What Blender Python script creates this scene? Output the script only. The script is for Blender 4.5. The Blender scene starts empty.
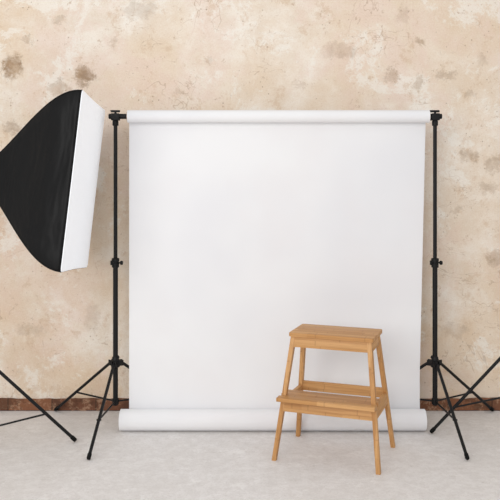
import bpy, bmesh, math, random
from mathutils import Vector, Matrix
random.seed(3)
S = bpy.context.scene
C = S.collection
S.view_settings.view_transform = 'Standard'
S.view_settings.look = 'None'

# ------------------------------------------------------------ materials
def lin(c):
    return tuple((v/255/12.92 if v/255 <= .04045 else ((v/255+.055)/1.055)**2.4) for v in c) + (1,)
class NT:
    def __init__(s, name):
        s.m = bpy.data.materials.new(name); s.m.use_nodes = True
        s.t = s.m.node_tree; s.b = s.t.nodes['Principled BSDF']
    def n(s, typ, ins=None, **kw):
        d = s.t.nodes.new(typ)
        for k, v in kw.items(): setattr(d, k, v)
        if ins:
            for k, v in ins.items():
                if isinstance(v, bpy.types.NodeSocket): s.t.links.new(v, d.inputs[k])
                else: d.inputs[k].default_value = v
        return d
    def math(s, op, a, b=0.0, clamp=False):
        return s.n('ShaderNodeMath', {0: a, 1: b}, operation=op, use_clamp=clamp).outputs[0]
    def mix(s, f, a, b, mode='MIX'):
        d = s.n('ShaderNodeMix', data_type='RGBA', blend_type=mode)
        for i, v in ((0, f), (6, a), (7, b)):
            if isinstance(v, bpy.types.NodeSocket): s.t.links.new(v, d.inputs[i])
            else: d.inputs[i].default_value = v
        return d.outputs[2]
    def noise(s, vec, scale, detail=5, rough=.6, dist=0):
        return s.n('ShaderNodeTexNoise', {'Vector': vec, 'Scale': scale, 'Detail': detail, 'Roughness': rough, 'Distortion': dist}).outputs[0]
    def ramp(s, f, lo, hi):
        return s.n('ShaderNodeMapRange', {0: f, 1: lo, 2: hi, 3: 0.0, 4: 1.0}, clamp=True, interpolation_type='SMOOTHSTEP').outputs[0]
    def shift(s, c, x, y, z, sc=(1,1,1)):
        return s.n('ShaderNodeMapping', {'Vector': c, 'Location': (x, y, z), 'Scale': sc}).outputs[0]
    def coord(s): return s.n('ShaderNodeTexCoord').outputs['Object']
    def set(s, k, v):
        if isinstance(v, bpy.types.NodeSocket): s.t.links.new(v, s.b.inputs[k])
        else: s.b.inputs[k].default_value = v
    def bump(s, h, strength=.3, dist=.005):
        s.set('Normal', s.n('ShaderNodeBump', {'Height': h, 'Strength': strength, 'Distance': dist}).outputs[0])

def mat_simple(name, col, rough=.5, metal=0, var=.08, scale=40, spec=.5):
    t = NT(name); c = t.coord(); n = t.noise(c, scale)
    a = lin(col); b = tuple(v*(1-var*2.5) for v in a[:3])+(1,)
    t.set('Base Color', t.mix(n, a, b)); t.set('Roughness', rough); t.set('Metallic', metal)
    t.set('Specular IOR Level', spec)
    return t.m

M = {}
M['metal'] = mat_simple('black_metal', (14, 14, 16), .48, 0, spec=.28)
M['plastic'] = mat_simple('black_plastic', (10, 10, 11), .5, spec=.3)
M['rubber'] = mat_simple('black_rubber', (14, 14, 14), .75, spec=.2)
M['steel'] = mat_simple('brushed_steel', (120, 120, 122), .35, .9)
M['card'] = mat_simple('brown_card', (150, 120, 85), .8)

def wood(name, axis, across):
    """bamboo: glued strips running along `axis`, laid side by side along `across`"""
    t = NT(name); c = t.coord()
    sc = [90, 90, 90]; sc[axis] = 2.2
    g = t.noise(t.n('ShaderNodeMapping', {'Vector': c, 'Scale': sc}).outputs[0], 1.6, 6, .65, .3)
    sep = t.n('ShaderNodeSeparateXYZ', {0: c})
    strip = t.math('FLOOR', t.math('MULTIPLY', t.math('ADD', sep.outputs[across], 1.003), 1/.0205))
    seg = t.math('FLOOR', t.math('ADD', t.math('MULTIPLY', sep.outputs[axis], 2.3), t.math('MULTIPLY', strip, .377)))
    rv = t.n('ShaderNodeCombineXYZ', {0: strip, 1: seg, 2: 0.0}).outputs[0]
    rnd = t.n('ShaderNodeTexWhiteNoise', {'Vector': rv}, noise_dimensions='3D').outputs[0]
    k = t.mix(rnd, lin((211, 163, 108)), lin((190, 139, 84)))
    k = t.mix(t.math('MULTIPLY', t.ramp(g, .40, .66), .5), k, lin((160, 110, 62)))
    fr = t.math('FRACT', t.math('MULTIPLY', t.math('ADD', sep.outputs[across], 1.003), 1/.0205))
    ln = t.math('LESS_THAN', fr, .06)
    nd = t.math('FRACT', t.math('ADD', t.math('MULTIPLY', sep.outputs[axis], 5.1), t.math('MULTIPLY', rnd, 7.0)))
    nl = t.ramp(nd, .97, .985)
    k = t.mix(t.math('MULTIPLY', t.math('MAXIMUM', ln, nl), .3), k, lin((134, 90, 50)))
    t.set('Base Color', k); t.set('Roughness', .5); t.set('Specular IOR Level', .35)
    t.bump(g, .08, .001)
    return t.m
M['wood_x'] = wood('bamboo_grain_across', 0, 1)
M['wood_xz'] = wood('bamboo_grain_across_upright_face', 0, 2)
M['wood_y'] = wood('bamboo_grain_deep', 1, 2)
M['wood_z'] = wood('bamboo_grain_upright', 2, 0)

def paper():
    t = NT('white_paper'); c = t.coord()
    n = t.noise(c, 1.1, 3, .5)
    n2 = t.noise(t.shift(c, 3, 1, 7), 2.3, 3, .5)
    f = t.noise(c, 160, 3, .6)
    k = t.mix(t.ramp(n, .35, .65), lin((240, 240, 241)), lin((232, 232, 235)))
    k = t.mix(t.math('MULTIPLY', t.ramp(n2, .5, .7), .3), k, lin((233, 229, 230)))
    t.set('Base Color', k)
    t.set('Roughness', .85); t.set('Specular IOR Level', .08)
    t.bump(f, .04, .001)
    return t.m
M['paper'] = paper()

def fabric():
    t = NT('black_softbox_fabric'); c = t.coord()
    w = t.noise(t.shift(c, 0, 0, 0, (1, .6, .35)), 7, 3, .5, .4); f = t.noise(c, 300, 2)
    t.set('Base Color', t.mix(w, lin((10, 10, 11)), lin((6, 6, 7)))); t.set('Roughness', .5)
    t.set('Specular IOR Level', .2)
    t.bump(t.math('ADD', w, t.math('MULTIPLY', f, .02)), .6, .04)
    return t.m
M['fabric'] = fabric()
def diffuser():
    t = NT('white_diffuser_cloth'); c = t.coord()
    n = t.noise(c, 5, 4, .6)
    t.set('Base Color', t.mix(n, lin((240, 242, 245)), lin((230, 232, 236)))); t.set('Roughness', .85)
    t.set('Emission Color', lin((247, 250, 255))); t.set('Emission Strength', .27)
    t.bump(n, .3, .03)
    return t.m
M['diffuser'] = diffuser()

WD = 3.72     # wall distance
def wx(px): return (px-250)*WD/777
def wz(py): return 1.14-(py-172)*WD/777
def wall_mat():
    t = NT('old_stained_plaster'); c = t.coord()
    big = t.noise(c, 1.4, 8, .62, .3)
    mid = t.noise(c, 5.5, 12, .74, .2)
    fine = t.noise(t.shift(c, 4, 9, 1), 26, 10, .8)
    tiny = t.noise(c, 130, 6, .8)
    k = t.mix(t.ramp(mid, .39, .61), lin((243, 234, 222)), lin((232, 218, 201)))
    # ochre wash in broad areas, strongest at the two sides and low down
    k = t.mix(t.math('MULTIPLY', t.ramp(big, .43, .61), .5), k, lin((228, 204, 175)))
    pk = t.noise(t.shift(c, 41, 14, 9), 2.1, 9, .68, .3)
    k = t.mix(t.math('MULTIPLY', t.ramp(pk, .48, .61), .5), k, lin((233, 209, 195)))
    sep = t.n('ShaderNodeSeparateXYZ', {0: c})
    low = t.n('ShaderNodeMapRange', {0: sep.outputs[2], 1: 1.3, 2: .1, 3: 0.0, 4: .5}, clamp=True).outputs[0]
    side = t.n('ShaderNodeMapRange', {0: t.math('ABSOLUTE', sep.outputs[0]), 1: .7, 2: 1.2, 3: 0.0, 4: .3}, clamp=True).outputs[0]
    amt = t.math('MULTIPLY', t.math('MAXIMUM', low, side), t.ramp(t.noise(t.shift(c, 1, 8, 8), 3.1, 10, .70, .2), .42, .60))
    k = t.mix(amt, k, lin((218, 186, 148)))
    # whitish filler patches
    p2 = t.noise(t.shift(c, 7, 3, 5), 3.4, 13, .76, .3)
    k = t.mix(t.math('MULTIPLY', t.ramp(p2, .525, .585), .62), k, lin((245, 240, 231)))
    p1 = t.noise(t.shift(c, 31, 4, 8), 6.5, 13, .78, .2)
    k = t.mix(t.math('MULTIPLY', t.ramp(p1, .55, .61), .42), k, lin((208, 178, 146)))
    # brown scuffs and small chips
    p3 = t.noise(t.shift(c, 17, 13, 2), 13, 12, .8, .2)
    k = t.mix(t.math('MULTIPLY', t.ramp(p3, .60, .64), .55), k, lin((184, 150, 116)))
    p4 = t.noise(t.shift(c, 2, 23, 12), 40, 8, .75, 0)
    k = t.mix(t.math('MULTIPLY', t.ramp(p4, .62, .665), .6), k, lin((158, 126, 96)))
    k = t.mix(t.math('MULTIPLY', t.ramp(fine, .56, .66), .25), k, lin((200, 169, 138)))
    k = t.mix(t.math('MULTIPLY', t.ramp(tiny, .52, .68), .32), k, lin((190, 162, 132)))
    k = t.mix(t.math('MULTIPLY', t.ramp(tiny, .48, .36), .25), k, lin((250, 246, 239)))
    # pits
    vor = t.n('ShaderNodeTexVoronoi', {'Vector': c, 'Scale': 38.0, 'Randomness': 1.0})
    pit = t.math('MULTIPLY', t.ramp(vor.outputs['Distance'], .17, .10), t.ramp(t.noise(t.shift(c, 9, 9, 9), 5, 5, .7), .51, .61))
    k = t.mix(t.math('MULTIPLY', pit, .55), k, lin((154, 122, 92)))
    # hairline scratches
    def hair(off, sc, scale, w):
        r = t.noise(t.shift(c, *off, sc), scale, 4, .55, .6)
        return t.ramp(t.math('ABSOLUTE', t.math('SUBTRACT', r, .5)), w, w*.3)
    hs = t.math('MAXIMUM', hair((5, 2, 1), (1, 1, .45), 5, .005), hair((12, 6, 3), (.5, 1, 1.3), 6, .0045))
    hs = t.math('MULTIPLY', hs, t.ramp(t.noise(t.shift(c, 19, 1, 3), 4.5, 6, .7), .49, .59))
    k = t.mix(t.math('MULTIPLY', hs, .42), k, lin((174, 142, 110)))
    # damp stains (positions on the wall in metres), ragged outlines
    warp = t.n('ShaderNodeTexNoise', {'Vector': c, 'Scale': 16.0, 'Detail': 10.0, 'Roughness': .78}).outputs['Color']
    wv = t.n('ShaderNodeVectorMath', {0: warp, 1: (.5, .5, .5)}, operation='SUBTRACT').outputs[0]
    wv = t.n('ShaderNodeVectorMath', {0: wv, 3: .18}, operation='SCALE').outputs[0]
    cw = t.n('ShaderNodeVectorMath', {0: c, 1: wv}, operation='ADD').outputs[0]
    spots = [(12,66,9,12,.95),(84,76,10,10,.9),(58,89,11,7,.5),(12,129,8,7,.6),(140,9,15,9,.35),(340,51,17,7,.38),
             (392,75,7,6,.55),(420,42,6,5,.6),(418,83,5,8,.45),(446,75,8,5,.45),(403,16,7,7,.3),(468,155,9,6,.5),
             (494,164,9,9,.5),(494,257,8,9,.55),(470,96,5,4,.35),(30,330,14,6,.3),(455,330,12,7,.3),(210,60,5,6,.25),
             (488,188,8,5,.4),(92,318,8,14,.25),(20,205,10,5,.3),(300,86,8,3,.25),(180,92,7,3,.25),(482,60,5,8,.3),
             (455,210,5,4,.3),(28,40,5,4,.4),(112,44,4,5,.35),(60,20,6,3,.35)]
    acc = None
    for px, py, rx, ry, a in spots:
        v = t.n('ShaderNodeVectorMath', {0: cw, 1: (wx(px), 0, wz(py))}, operation='SUBTRACT').outputs[0]
        v = t.n('ShaderNodeVectorMath', {0: v, 1: (777/WD/rx, 0, 777/WD/ry)}, operation='MULTIPLY').outputs[0]
        L = t.n('ShaderNodeVectorMath', {0: v}, operation='LENGTH').outputs[1]
        f = t.n('ShaderNodeMapRange', {0: L, 1: 1.35, 2: .65, 3: 0.0, 4: a}, clamp=True, interpolation_type='SMOOTHSTEP').outputs[0]
        acc = f if acc is None else t.math('MAXIMUM', acc, f)
    acc = t.math('MULTIPLY', acc, t.n('ShaderNodeMapRange', {0: p3, 1: .38, 2: .56, 3: .45, 4: .95}, clamp=True).outputs[0])
    k = t.mix(acc, k, t.mix(t.ramp(mid, .42, .58), lin((172, 141, 108)), lin((152, 125, 99))))
    t.set('Base Color', k); t.set('Roughness', .9); t.set('Specular IOR Level', .1)
    h = t.math('ADD', t.math('MULTIPLY', mid, .8), t.math('MULTIPLY', tiny, .3))
    t.bump(t.math('SUBTRACT', h, t.math('MULTIPLY', pit, .4)), .3, .01)
    return t.m
M['wall'] = wall_mat()

def floor_mat():
    t = NT('worn_pale_concrete'); c = t.coord()
    big = t.noise(c, 2.2, 8, .7, .3); mid = t.noise(c, 22, 10, .82, .1); fine = t.noise(c, 110, 8, .8)
    k = t.mix(t.ramp(mid, .38, .62), lin((234, 231, 229)), lin((221, 217, 214)))
    k = t.mix(t.math('MULTIPLY', t.ramp(big, .44, .62), .3), k, lin((214, 209, 204)))
    k = t.mix(t.math('MULTIPLY', t.ramp(fine, .52, .64), .4), k, lin((190, 183, 176)))
    k = t.mix(t.math('MULTIPLY', t.ramp(t.noise(t.shift(c, 8, 2, 5), 10, 11, .82, .1), .54, .60), .5), k, lin((244, 242, 240)))
    k = t.mix(t.math('MULTIPLY', t.ramp(t.noise(t.shift(c, 5, 5, 5, (1, 2, 1)), 15, 10, .8, .1), .59, .64), .4), k, lin((182, 174, 166)))
    t.set('Base Color', k); t.set('Roughness', .6); t.set('Specular IOR Level', .25)
    t.bump(t.math('ADD', mid, fine), .12, .003)
    return t.m
M['floor'] = floor_mat()

def base_mat():
    t = NT('terracotta_skirting'); c = t.coord()
    sep = t.n('ShaderNodeSeparateXYZ', {0: c})
    v = t.n('ShaderNodeCombineXYZ', {0: sep.outputs[0], 1: sep.outputs[2], 2: 0.0}).outputs[0]
    br = t.n('ShaderNodeTexBrick', {'Vector': v, 'Color1': lin((142, 96, 70)), 'Color2': lin((116, 78, 60)), 'Mortar': lin((78, 60, 48)),
        'Scale': 1.0, 'Mortar Size': .003, 'Brick Width': .21, 'Row Height': .2}).outputs[0]
    n = t.noise(c, 24, 10, .8); n2 = t.noise(c, 8, 9, .75)
    k = t.mix(t.math('MULTIPLY', t.ramp(n, .51, .57), .6), br, lin((184, 150, 122)))
    k = t.mix(t.math('MULTIPLY', t.ramp(n2, .49, .56), .65), k, lin((86, 61, 48)))
    t.set('Base Color', k); t.set('Roughness', .85); t.set('Specular IOR Level', .2)
    t.bump(n, .4, .006)
    return t.m
M['base'] = base_mat()

# ------------------------------------------------------------ mesh helpers
def link(name, bm, mat, parent=None, smooth=False, loc=None):
    me = bpy.data.meshes.new(name)
    bmesh.ops.recalc_face_normals(bm, faces=bm.faces[:])
    bm.to_mesh(me); bm.free()
    me.materials.append(mat)
    for p in me.polygons: p.use_smooth = smooth
    if smooth:
        try: me.set_sharp_from_angle(angle=math.radians(38))
        except Exception: pass
    o = bpy.data.objects.new(name, me); C.objects.link(o)
    if parent: o.parent = parent
    if loc: o.location = loc
    return o
def empty(name, label, cat, loc, rz=0, group=None):
    o = bpy.data.objects.new(name, None); C.objects.link(o)
    o.location = loc; o.rotation_euler = (0, 0, rz); o.empty_display_size = .1
    o['label'] = label; o['category'] = cat
    if group: o['group'] = group
    return o
def add_hex(bm, bot, top, bev=0):
    vs = [bm.verts.new(p) for p in bot+top]
    fs = [bm.faces.new([vs[i] for i in q]) for q in ((3,2,1,0),(4,5,6,7),(0,1,5,4),(1,2,6,5),(2,3,7,6),(3,0,4,7))]
    if bev:
        es = list({e for f in fs for e in f.edges})
        bmesh.ops.bevel(bm, geom=es, offset=bev, segments=2, affect='EDGES', profile=.6)
def add_box(bm, x0, x1, y0, y1, z0, z1, bev=0):
    q = [(x0,y0),(x1,y0),(x1,y1),(x0,y1)]
    add_hex(bm, [(a,b,z0) for a,b in q], [(a,b,z1) for a,b in q], bev)
def add_prism(bm, poly, z0, z1, bev=0):
    n = len(poly)
    b = [bm.verts.new((x,y,z0)) for x,y in poly]; t = [bm.verts.new((x,y,z1)) for x,y in poly]
    fs = [bm.faces.new(b[::-1]), bm.faces.new(t)]
    for i in range(n): fs.append(bm.faces.new([b[i], b[(i+1)%n], t[(i+1)%n], t[i]]))
    if bev:
        bmesh.ops.bevel(bm, geom=list({e for f in fs for e in f.edges}), offset=bev, segments=2, affect='EDGES', profile=.6)
def add_rev(bm, p0, p1, prof, seg=24):
    """surface of revolution along p0->p1; prof = list of (t in metres along axis, radius)"""
    p0 = Vector(p0); p1 = Vector(p1); d = (p1-p0).normalized()
    u = d.orthogonal().normalized(); v = d.cross(u)
    rings = []
    for t, r in prof:
        rings.append([bm.verts.new(p0+d*t+(u*math.cos(a)+v*math.sin(a))*r) for a in [2*math.pi*i/seg for i in range(seg)]])
    for a, b in zip(rings, rings[1:]):
        for i in range(seg): bm.faces.new([a[i], a[(i+1)%seg], b[(i+1)%seg], b[i]])
    bm.faces.new(rings[0][::-1]); bm.faces.new(rings[-1])
def add_tube(bm, p0, p1, r, seg=20, ch=.0015):
    L = (Vector(p1)-Vector(p0)).length
    ch = min(ch, r*.4, L*.3)
    add_rev(bm, p0, p1, [(0, r-ch), (ch, r), (L-ch, r), (L, r-ch)], seg)

# ------------------------------------------------------------ setting
bm = bmesh.new(); add_box(bm, -4.5, 4.5, -2.0, WD+.1, -.1, 0)
f = link('floor', bm, M['floor']); f['kind'] = 'structure'
bm = bmesh.new(); add_box(bm, -4.5, 4.5, 0, .1, 0, 3.2)
w = link('wall_back', bm, M['wall'], loc=(0, WD, 0)); w['kind'] = 'structure'
# wall skirting: uneven top edge
bm = bmesh.new()
N = 300; x0, x1 = -4.5, 4.5
rows = []; hh = 0
for i in range(N+1):
    hh = hh*.6+random.uniform(-.003, .003)
    x = x0+(x1-x0)*i/N; h = .057+hh
    rows.append([bm.verts.new(p) for p in ((x, -.012, 0), (x, -.012, h-.004), (x, -.008, h), (x, 0, h), (x, 0, 0))])
for a, b in zip(rows, rows[1:]):
    for k in range(5): bm.faces.new([a[k], b[k], b[(k+1)%5], a[(k+1)%5]])
bm.faces.new(rows[0]); bm.faces.new(rows[-1][::-1])
s = link('baseboard_back', bm, M['base'], loc=(0, WD, 0)); s['kind'] = 'structure'

# ------------------------------------------------------------ tripod stands
def make_stand(name, label, cat, loc, az, R, zh, zb, zs, ztop, collars, radii, group=None, brace_at=.62, lr=.0067):
    """zh hub height, zb bottom of pole, zs brace height at pole, collars = heights where sections change"""
    t = empty(name, label, cat, loc, 0, group)
    hs = [zb]+collars+[ztop]
    for i in range(len(hs)-1):
        bm = bmesh.new(); add_tube(bm, (0,0,hs[i]-(.03 if i else 0)), (0,0,hs[i+1]), radii[i])
        link('pole_section', bm, M['metal'], t, True)
    for i, z in enumerate(collars):
        r = radii[i]+.005
        bm = bmesh.new()
        add_rev(bm, (0,0,z-.021), (0,0,z+.021), [(0,r-.002),(.002,r),(.016,r),(.018,r-.003),(.025,r-.003),(.027,r+.001),(.040,r+.001),(.042,r-.002)])
        add_box(bm, -r-.006, -r+.004, -.007, .007, z-.010, z+.010, .002)
        cl = link('collar', bm, M['plastic'], t, True)
        bm = bmesh.new()
        add_tube(bm, (r-.004, 0, z), (r+.006, 0, z), .0038)
        add_rev(bm, (r+.005,0,z), (r+.017,0,z), [(0,.007),(.002,.0095),(.009,.0095),(.012,.007)], 10)
        link('knob', bm, M['plastic'], cl, True)
    # hub
    r = radii[0]+.0050
    bm = bmesh.new()
    add_rev(bm, (0,0,zh-.02), (0,0,zh+.028), [(0,r),(.003,r+.003),(.022,r+.003),(.026,r-.001),(.044,r-.001),(.048,r-.004)])
    for k in range(3):
        a = az+k*2*math.pi/3; d = Vector((math.cos(a), math.sin(a), 0)); n = Vector((-d.y, d.x, 0))
        for sgn in (-1, 1):
            c = n*sgn*.0090
            q = [c+n*-.002+d*r*.6, c+n*.002+d*r*.6, c+n*.002+d*(r+.018), c+n*-.002+d*(r+.018)]
            add_hex(bm, [(p.x,p.y,zh-.014) for p in q], [(p.x,p.y,zh+.011) for p in q], .001)
    hub = link('hub', bm, M['plastic'], t, True)
    bm = bmesh.new(); a = az+math.pi
    d = Vector((math.cos(a), math.sin(a), 0))
    add_tube(bm, d*(r-.002)+Vector((0,0,zh+.016)), d*(r+.010)+Vector((0,0,zh+.016)), .004)
    p = d*(r+.008)+Vector((0,0,zh+.016))
    add_rev(bm, p, p+d*.013, [(0,.007),(.002,.0095),(.010,.0095),(.013,.007)], 10)
    link('knob', bm, M['plastic'], hub, True)
    # lower collar where braces meet
    bm = bmesh.new(); rb = radii[0]+.0035
    add_rev(bm, (0,0,zs-.013), (0,0,zs+.013), [(0,rb-.002),(.002,rb),(.024,rb),(.026,rb-.002)])
    link('brace_collar', bm, M['plastic'], t, True)
    for k in range(3):
        a = az+k*2*math.pi/3; d = Vector((math.cos(a), math.sin(a), 0))
        p0 = d*(r+.010)+Vector((0,0,zh)); p1 = d*R+Vector((0,0,.0095))
        ax = (p1-p0).normalized()
        bm = bmesh.new(); add_tube(bm, p0-ax*.010, p1, lr)
        leg = link('leg', bm, M['metal'], t, True)
        bm = bmesh.new(); e = p1-ax*.022
        add_rev(bm, e, e+ax*.026, [(0,lr+.0006),(.002,lr+.0018),(.021,lr+.0018),(.025,lr),(.026,lr-.002)])
        link('rubber_foot', bm, M['rubber'], leg, True)
        m = p0.lerp(p1, brace_at)
        n = Vector((-d.y, d.x, 0))
        bm = bmesh.new()
        add_tube(bm, d*(rb-.001)+Vector((0,0,zs)), m, .0040)
        add_tube(bm, m-n*.010, m+n*.010, .0038)
        link('brace', bm, M['metal'], t, True)
    return t

YS = 3.465
G = 'tripod stands holding up the backdrop'
ZC = 1.388
def backdrop_stand(label, x, az):
    t = make_stand('backdrop_stand', label, 'tripod stand', (x, YS, 0), az, .399, .29, .10, .118, ZC-.026, [.735], [.0110, .0086], G)
    bm = bmesh.new()                      # head that carries the crossbar
    add_rev(bm, (0,0,ZC-.042), (0,0,ZC-.014), [(0,.011),(.002,.0135),(.02,.0135),(.024,.011),(.028,.011)])
    add_box(bm, -.018, .018, -.015, .015, ZC-.018, ZC-.0125, .002)
    add_box(bm, -.018, .018, .0130, .0175, ZC-.018, ZC+.013, .002)
    add_box(bm, -.018, .018, -.0175, -.0130, ZC-.018, ZC+.013, .002)
    hd = link('mounting_head', bm, M['plastic'], t, True)
    bm = bmesh.new()
    add_tube(bm, (0,0,ZC+.0125), (0,0,ZC+.021), .005)
    add_hex(bm, [(-.020,-.005,ZC+.018),(.020,-.005,ZC+.018),(.020,.005,ZC+.018),(-.020,.005,ZC+.018)],
                [(-.024,-.004,ZC+.028),(.020,-.004,ZC+.028),(.020,.004,ZC+.028),(-.024,.004,ZC+.028)], .002)
    link('wing_nut', bm, M['plastic'], hd, True)
    return t
xl, xr = (115.5-250)*YS/777, (435-250)*YS/777
backdrop_stand('slim black tripod stand holding the backdrop crossbar at the end next to the softbox', xl, math.atan2(-.38, -.036))
backdrop_stand('slim black tripod stand holding the backdrop crossbar at the end nearer the wooden step stool', xr, math.atan2(-.38, .032))

# crossbar
bm = bmesh.new(); add_tube(bm, (-.03, 0, 0), (xr+.03-xl, 0, 0), .0118)
o = link('crossbar', bm, M['metal'], None, True, (xl, YS, ZC))
o['label'] = 'black metal crossbar running through the white paper roll between the two stands'; o['category'] = 'crossbar'

# ------------------------------------------------------------ paper backdrop
bd = empty('paper_backdrop', 'white seamless paper backdrop hanging from the crossbar and rolled up at the floor', 'backdrop', (.115, YS, 0))
RX = .028
def revx(bm, xa, xb, ro, ri, y, z, seg=48):
    ring = []
    for x, r in ((xa, ri), (xa, ro), (xb, ro), (xb, ri)):
        ring.append([bm.verts.new((x, y+r*math.cos(a), z+r*math.sin(a))) for a in [2*math.pi*i/seg for i in range(seg)]])
    for j in range(4):
        a, b = ring[j], ring[(j+1)%4]
        for i in range(seg): bm.faces.new([a[i], a[(i+1)%seg], b[(i+1)%seg], b[i]])
X = .115
bm = bmesh.new(); revx(bm, -.545-X, .798-X, RX, .021, 0, ZC)
link('top_roll', bm, M['paper'], bd, True)
bm = bmesh.new(); revx(bm, -.548-X, .801-X, .0208, .0125, 0, ZC)
link('cardboard_core', bm, M['card'], bd, True)
# sheet: profile from the back of the top roll to the back of the lower roll
yb, zb_, rb_ = -.041, .0490, .0480
prof = []
for i in range(7):
    a = math.radians(75*(1-i/6)); prof.append(((RX+.0006)*math.cos(a), ZC+(RX+.0006)*math.sin(a)))
n = 50
for i in range(1, n+1):
    s_ = i/n; z = ZC+(zb_-ZC)*s_
    y = RX+.0006+((yb+rb_)-(RX+.0006))*s_
    prof.append((y, z))
bm = bmesh.new(); nx = 60; grid = []
for j, (y, z) in enumerate(prof):
    s_ = max(0, (ZC-z)/ZC); row = []
    xa = -.543+(.003)*s_; xb = .790-.031*min(1, s_*1.2)
    for i in range(nx+1):
        u = i/nx; x = xa+(xb-xa)*u-X
        wv = (.005*math.sin(u*5.2+1.1) + .002*math.sin(u*13+s_*4))*math.sin(math.pi*s_)*math.sin(math.pi*u)
        row.append(bm.verts.new((x, y+wv, z)))
    grid.append(row)
for a, b in zip(grid, grid[1:]):
    for i in range(nx): bm.faces.new([a[i], a[i+1], b[i+1], b[i]])
link('hanging_sheet', bm, M['paper'], bd, True)
# lower roll: a loose spiral
bm = bmesh.new(); turns = 5; steps = 48*turns; sp = []
for i in range(steps+1):
    a = -2*math.pi*turns*i/steps; r = rb_-.0035*turns*i/steps-.0002
    sp.append((yb+r*math.cos(a), zb_+r*math.sin(a), i/steps))
grid = []
for y, z, s_ in sp:
    off = .004*math.sin(s_*9)*s_
    xs = [-.571+off, -.2, .2, .5, .770+off]
    grid.append([bm.verts.new((x-X, y, z)) for x in xs])
for a, b in zip(grid, grid[1:]):
    for i in range(4): bm.faces.new([a[i], a[i+1], b[i+1], b[i]])
link('rolled_end', bm, M['paper'], bd, True)

# ------------------------------------------------------------ light stands
make_stand('light_stand', 'black tripod light stand under the softbox, only one leg reaching into view', 'tripod stand',
           (-1.16, 3.22, 0), math.atan2(.055, .42), .427, .395, .045, .062, 1.035, [.56, .82], [.0135, .011, .009], None, .70, .0069)
make_stand('light_stand', 'black tripod light stand past the step stool, its leg crossing the backdrop stand leg', 'tripod stand',
           (1.18, 3.29, 0), math.atan2(.090, -.39), .402, .445, .19, .205, 1.25, [.62, .92], [.0135, .011, .009], None, .74, .0069)

# ------------------------------------------------------------ softbox
sb = empty('softbox', 'black fabric softbox with a rectangular white diffuser front, tilted slightly down', 'softbox', (-.687, 3.22, 1.089))
sb.rotation_euler = (math.radians(-4.8), math.radians(5.6), 0)      # local +x is the light direction
W2, H2, DP, RG = .25, .354, .375, .060
def sect(s_, seg=14):
    """s_=0 rear ring .. 1 front: closed outline with bowed sides"""
    g = s_+1.0*s_*s_*(1-s_)               # ribs bend outwards towards the front
    w = RG+(W2-RG)*g; h = RG+(H2-RG)*g
    cr = .012*s_+.004                     # rounded corners
    cs = [(-w,-h),(w,-h),(w,h),(-w,h)]; pts = []
    bow = .012*math.sin(math.pi*min(1, s_))+.003*s_
    for k in range(4):
        a = Vector(cs[k]); b = Vector(cs[(k+1)%4]); p_ = Vector(cs[k-1])
        d1 = (b-a).normalized(); d0 = (a-p_).normalized()
        mid = a+(d1-d0)*cr*.30            # point on the corner arc
        pts.append((mid.x, mid.y))
        nrm = -(a+b)/2; nrm.normalize()
        A = a+d1*cr; B = b-d1*cr
        for i in range(seg-1):
            u = i/(seg-2); p = A.lerp(B, u)+nrm*bow*math.sin(math.pi*u); pts.append((p.x, p.y))
    return pts
bm = bmesh.new(); rings = []
for j in range(25):
    s_ = j/24
    rings.append([bm.verts.new((-DP*(1-s_), y, z)) for y, z in sect(s_)])
n = len(rings[0])
for a, b in zip(rings, rings[1:]):
    for i in range(n): bm.faces.new([a[i], a[(i+1)%n], b[(i+1)%n], b[i]])
shell = link('shell', bm, M['fabric'], sb, True)
md = shell.modifiers.new('thick', 'SOLIDIFY'); md.thickness = .003; md.offset = -1
# seam piping along the four ribs
for k in range(4):
    bm = bmesh.new()
    pts = [Vector((-DP*(1-j/24), *sect(j/24)[k*14])) for j in range(25)]
    for p, q in zip(pts, pts[1:]): add_tube(bm, p, q, .0026, 8, .0002)
    link('seam', bm, M['fabric'], shell, True)
# diffuser: front cloth folded a little round the rim
bm = bmesh.new(); pr = sect(1.0)
r0 = [bm.verts.new((.001, y*.994, z*.996)) for y, z in pr]
r1 = [bm.verts.new((.004, y*.989, z*.992)) for y, z in pr]
prev = r1
for i in range(n): bm.faces.new([r0[i], r0[(i+1)%n], r1[(i+1)%n], r1[i]])
for s_ in (.9, .7, .5, .3, .12):
    cur = [bm.verts.new((.004+.002*(1-s_), y*s_, z*s_)) for y, z in pr]
    for i in range(n): bm.faces.new([prev[i], prev[(i+1)%n], cur[(i+1)%n], cur[i]])
    prev = cur
bm.faces.new(prev)
link('diffuser', bm, M['diffuser'], sb, True)
bm = bmesh.new()
add_rev(bm, (-DP-.03,0,0), (-DP+.004,0,0), [(0,.070),(.004,.076),(.03,.076),(.034,.070)], 32)
link('speed_ring', bm, M['plastic'], sb, True)
bm = bmesh.new()
add_rev(bm, (-DP-.25,0,0), (-DP-.03,0,0), [(0,.04),(.006,.05),(.05,.053),(.06,.05),(.07,.053),(.19,.055),(.2,.064),(.22,.066)], 32)
lamp = link('lamp_head', bm, M['plastic'], sb, True)
bm = bmesh.new()
add_box(bm, -DP-.12, -DP-.08, -.012, .012, -.085, -.05, .003)
add_rev(bm, (-DP-.1,-.02,-.075), (-DP-.1,.045,-.075), [(0,.012),(.002,.014),(.045,.014),(.047,.02),(.063,.02),(.065,.016)], 16)
link('tilt_bracket', bm, M['steel'], sb, True)

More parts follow.
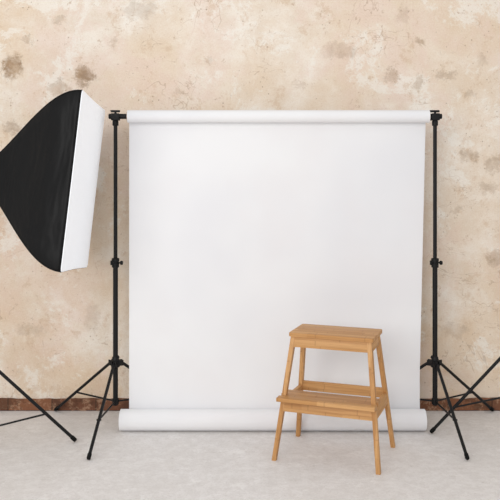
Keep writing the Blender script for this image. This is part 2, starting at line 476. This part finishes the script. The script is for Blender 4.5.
# ------------------------------------------------------------ step stool
st = empty('step_stool', 'light bamboo wooden step stool with two steps in front of the white backdrop', 'step stool', (.351, 3.150, 0), math.radians(-20))
TH = .5
foot = {'fl': (-.214, -.156), 'fr': (.200, -.156), 'bl': (-.205, .146), 'br': (.203, .150)}
topp = {'fl': (-.152, -.094), 'fr': (.154, -.094), 'bl': (-.152, .056), 'br': (.154, .056)}
hw, hd = .0090, .0130
TT = .0150
ZT = TH-TT
def leg_at(k, z):
    u = z/ZT; a = foot[k]; b = topp[k]
    return (a[0]+(b[0]-a[0])*u, a[1]+(b[1]-a[1])*u)
for k in ('fl', 'fr', 'bl', 'br'):
    a = foot[k]; b = topp[k]
    bot = [(a[0]+i*hw*.95, a[1]+j*hd*.82, 0) for i, j in ((-1,-1),(1,-1),(1,1),(-1,1))]
    top = [(b[0]+i*hw, b[1]+j*hd*1.1, ZT) for i, j in ((-1,-1),(1,-1),(1,1),(-1,1))]
    bm = bmesh.new(); add_hex(bm, bot, top, .0013); link('leg', bm, M['wood_z'], st, True)
# top tread
def rrect(x0, x1, y0, y1, r, n=5):
    p = []
    for cx, cy, a0 in ((x1-r,y0+r,-90),(x1-r,y1-r,0),(x0+r,y1-r,90),(x0+r,y0+r,180)):
        for i in range(n+1):
            a = math.radians(a0+90*i/n); p.append((cx+r*math.cos(a), cy+r*math.sin(a)))
    return p
bm = bmesh.new(); add_prism(bm, rrect(-.166, .172, -.118, .078, .005), ZT, TH, .002)
link('top_tread', bm, M['wood_x'], st, True)
def rail_between(name, a, b, z0, z1, th, m, dy=0):
    """board with slanted ends between two legs"""
    lo = [leg_at(a, z0), leg_at(b, z0)]; hi = [leg_at(a, z1), leg_at(b, z1)]
    def sec(pr, z):
        p, q = Vector(pr[0]), Vector(pr[1]); d = (q-p).normalized(); nn = Vector((-d.y, d.x))*th/2
        s = hw if abs(d.x) > .5 else hd
        p = p+d*s*.9; q = q-d*s*.9
        return [(v.x, v.y+dy, z) for v in (p-nn, q-nn, q+nn, p+nn)]
    bm = bmesh.new(); add_hex(bm, sec(lo, z0), sec(hi, z1), .0015)
    return link(name, bm, M[m], st, True)
z0a, z1a = ZT-.042, ZT-.0003
rail_between('front_apron', 'fl', 'fr', z0a, z1a, .016, 'wood_xz', -.005)
rail_between('rear_apron', 'bl', 'br', z0a, z1a, .015, 'wood_xz')
rail_between('side_apron', 'fl', 'bl', z0a, z1a, .014, 'wood_y')
rail_between('side_apron', 'fr', 'br', z0a, z1a, .014, 'wood_y')
# lower level
ZL = .253
rail_between('side_rail', 'fl', 'bl', ZL-.060, ZL-TT-.0003, .014, 'wood_y')
rail_between('side_rail', 'fr', 'br', ZL-.060, ZL-TT-.0003, .014, 'wood_y')
rail_between('rear_rail', 'bl', 'br', ZL-.040, ZL+.002, .014, 'wood_xz')
rail_between('front_rail', 'fl', 'fr', ZL-.060, ZL-TT-.0003, .016, 'wood_xz', -.007)
# lower tread with notches for the front legs
rx_, ry_ = leg_at('fr', ZL-.008); lx_, ly_ = leg_at('fl', ZL-.008)
n0, n1 = ry_-hd-.001, ry_+hd+.001
xr_, xl_ = rx_-hw-.0005, lx_+hw+.0005
xo, xq = .190, -.200; yb_ = -.046; yf = -.178
poly = [(xq,yf),(xo,yf),(xo,n0),(xr_,n0),(xr_,n1),(xo,n1),(xo,yb_),(xq,yb_),(xq,n1),(xl_,n1),(xl_,n0),(xq,n0)]
bm = bmesh.new(); add_prism(bm, poly, ZL-TT, ZL, .0018)
link('lower_tread', bm, M['wood_x'], st, True)

# ------------------------------------------------------------ light
wd = bpy.data.worlds.new('World'); S.world = wd; wd.use_nodes = True
bg = wd.node_tree.nodes['Background']; bg.inputs[0].default_value = (.995, .995, 1, 1); bg.inputs[1].default_value = .74
def area(name, loc, target, sx, sy, power, col=(1,1,1)):
    l = bpy.data.lights.new(name, 'AREA'); l.shape = 'RECTANGLE'; l.size = sx; l.size_y = sy; l.energy = power; l.color = col
    o = bpy.data.objects.new(name, l); C.objects.link(o); o.location = loc
    o.rotation_euler = (Vector(target)-Vector(loc)).to_track_quat('-Z', 'Y').to_euler()
area('window_light', (-1.7, -.9, 2.0), (.1, 3.6, 1.0), 2.6, 2.2, 84, (1, .99, .98))

# ------------------------------------------------------------ camera
cd = bpy.data.cameras.new('Camera'); cam = bpy.data.objects.new('Camera', cd); C.objects.link(cam)
cam.location = (0, 0, 1.14); cam.rotation_euler = (math.pi/2, 0, 0)
cd.sensor_width = 36; cd.lens = 777/500*36; cd.shift_y = -.156
S.camera = cam
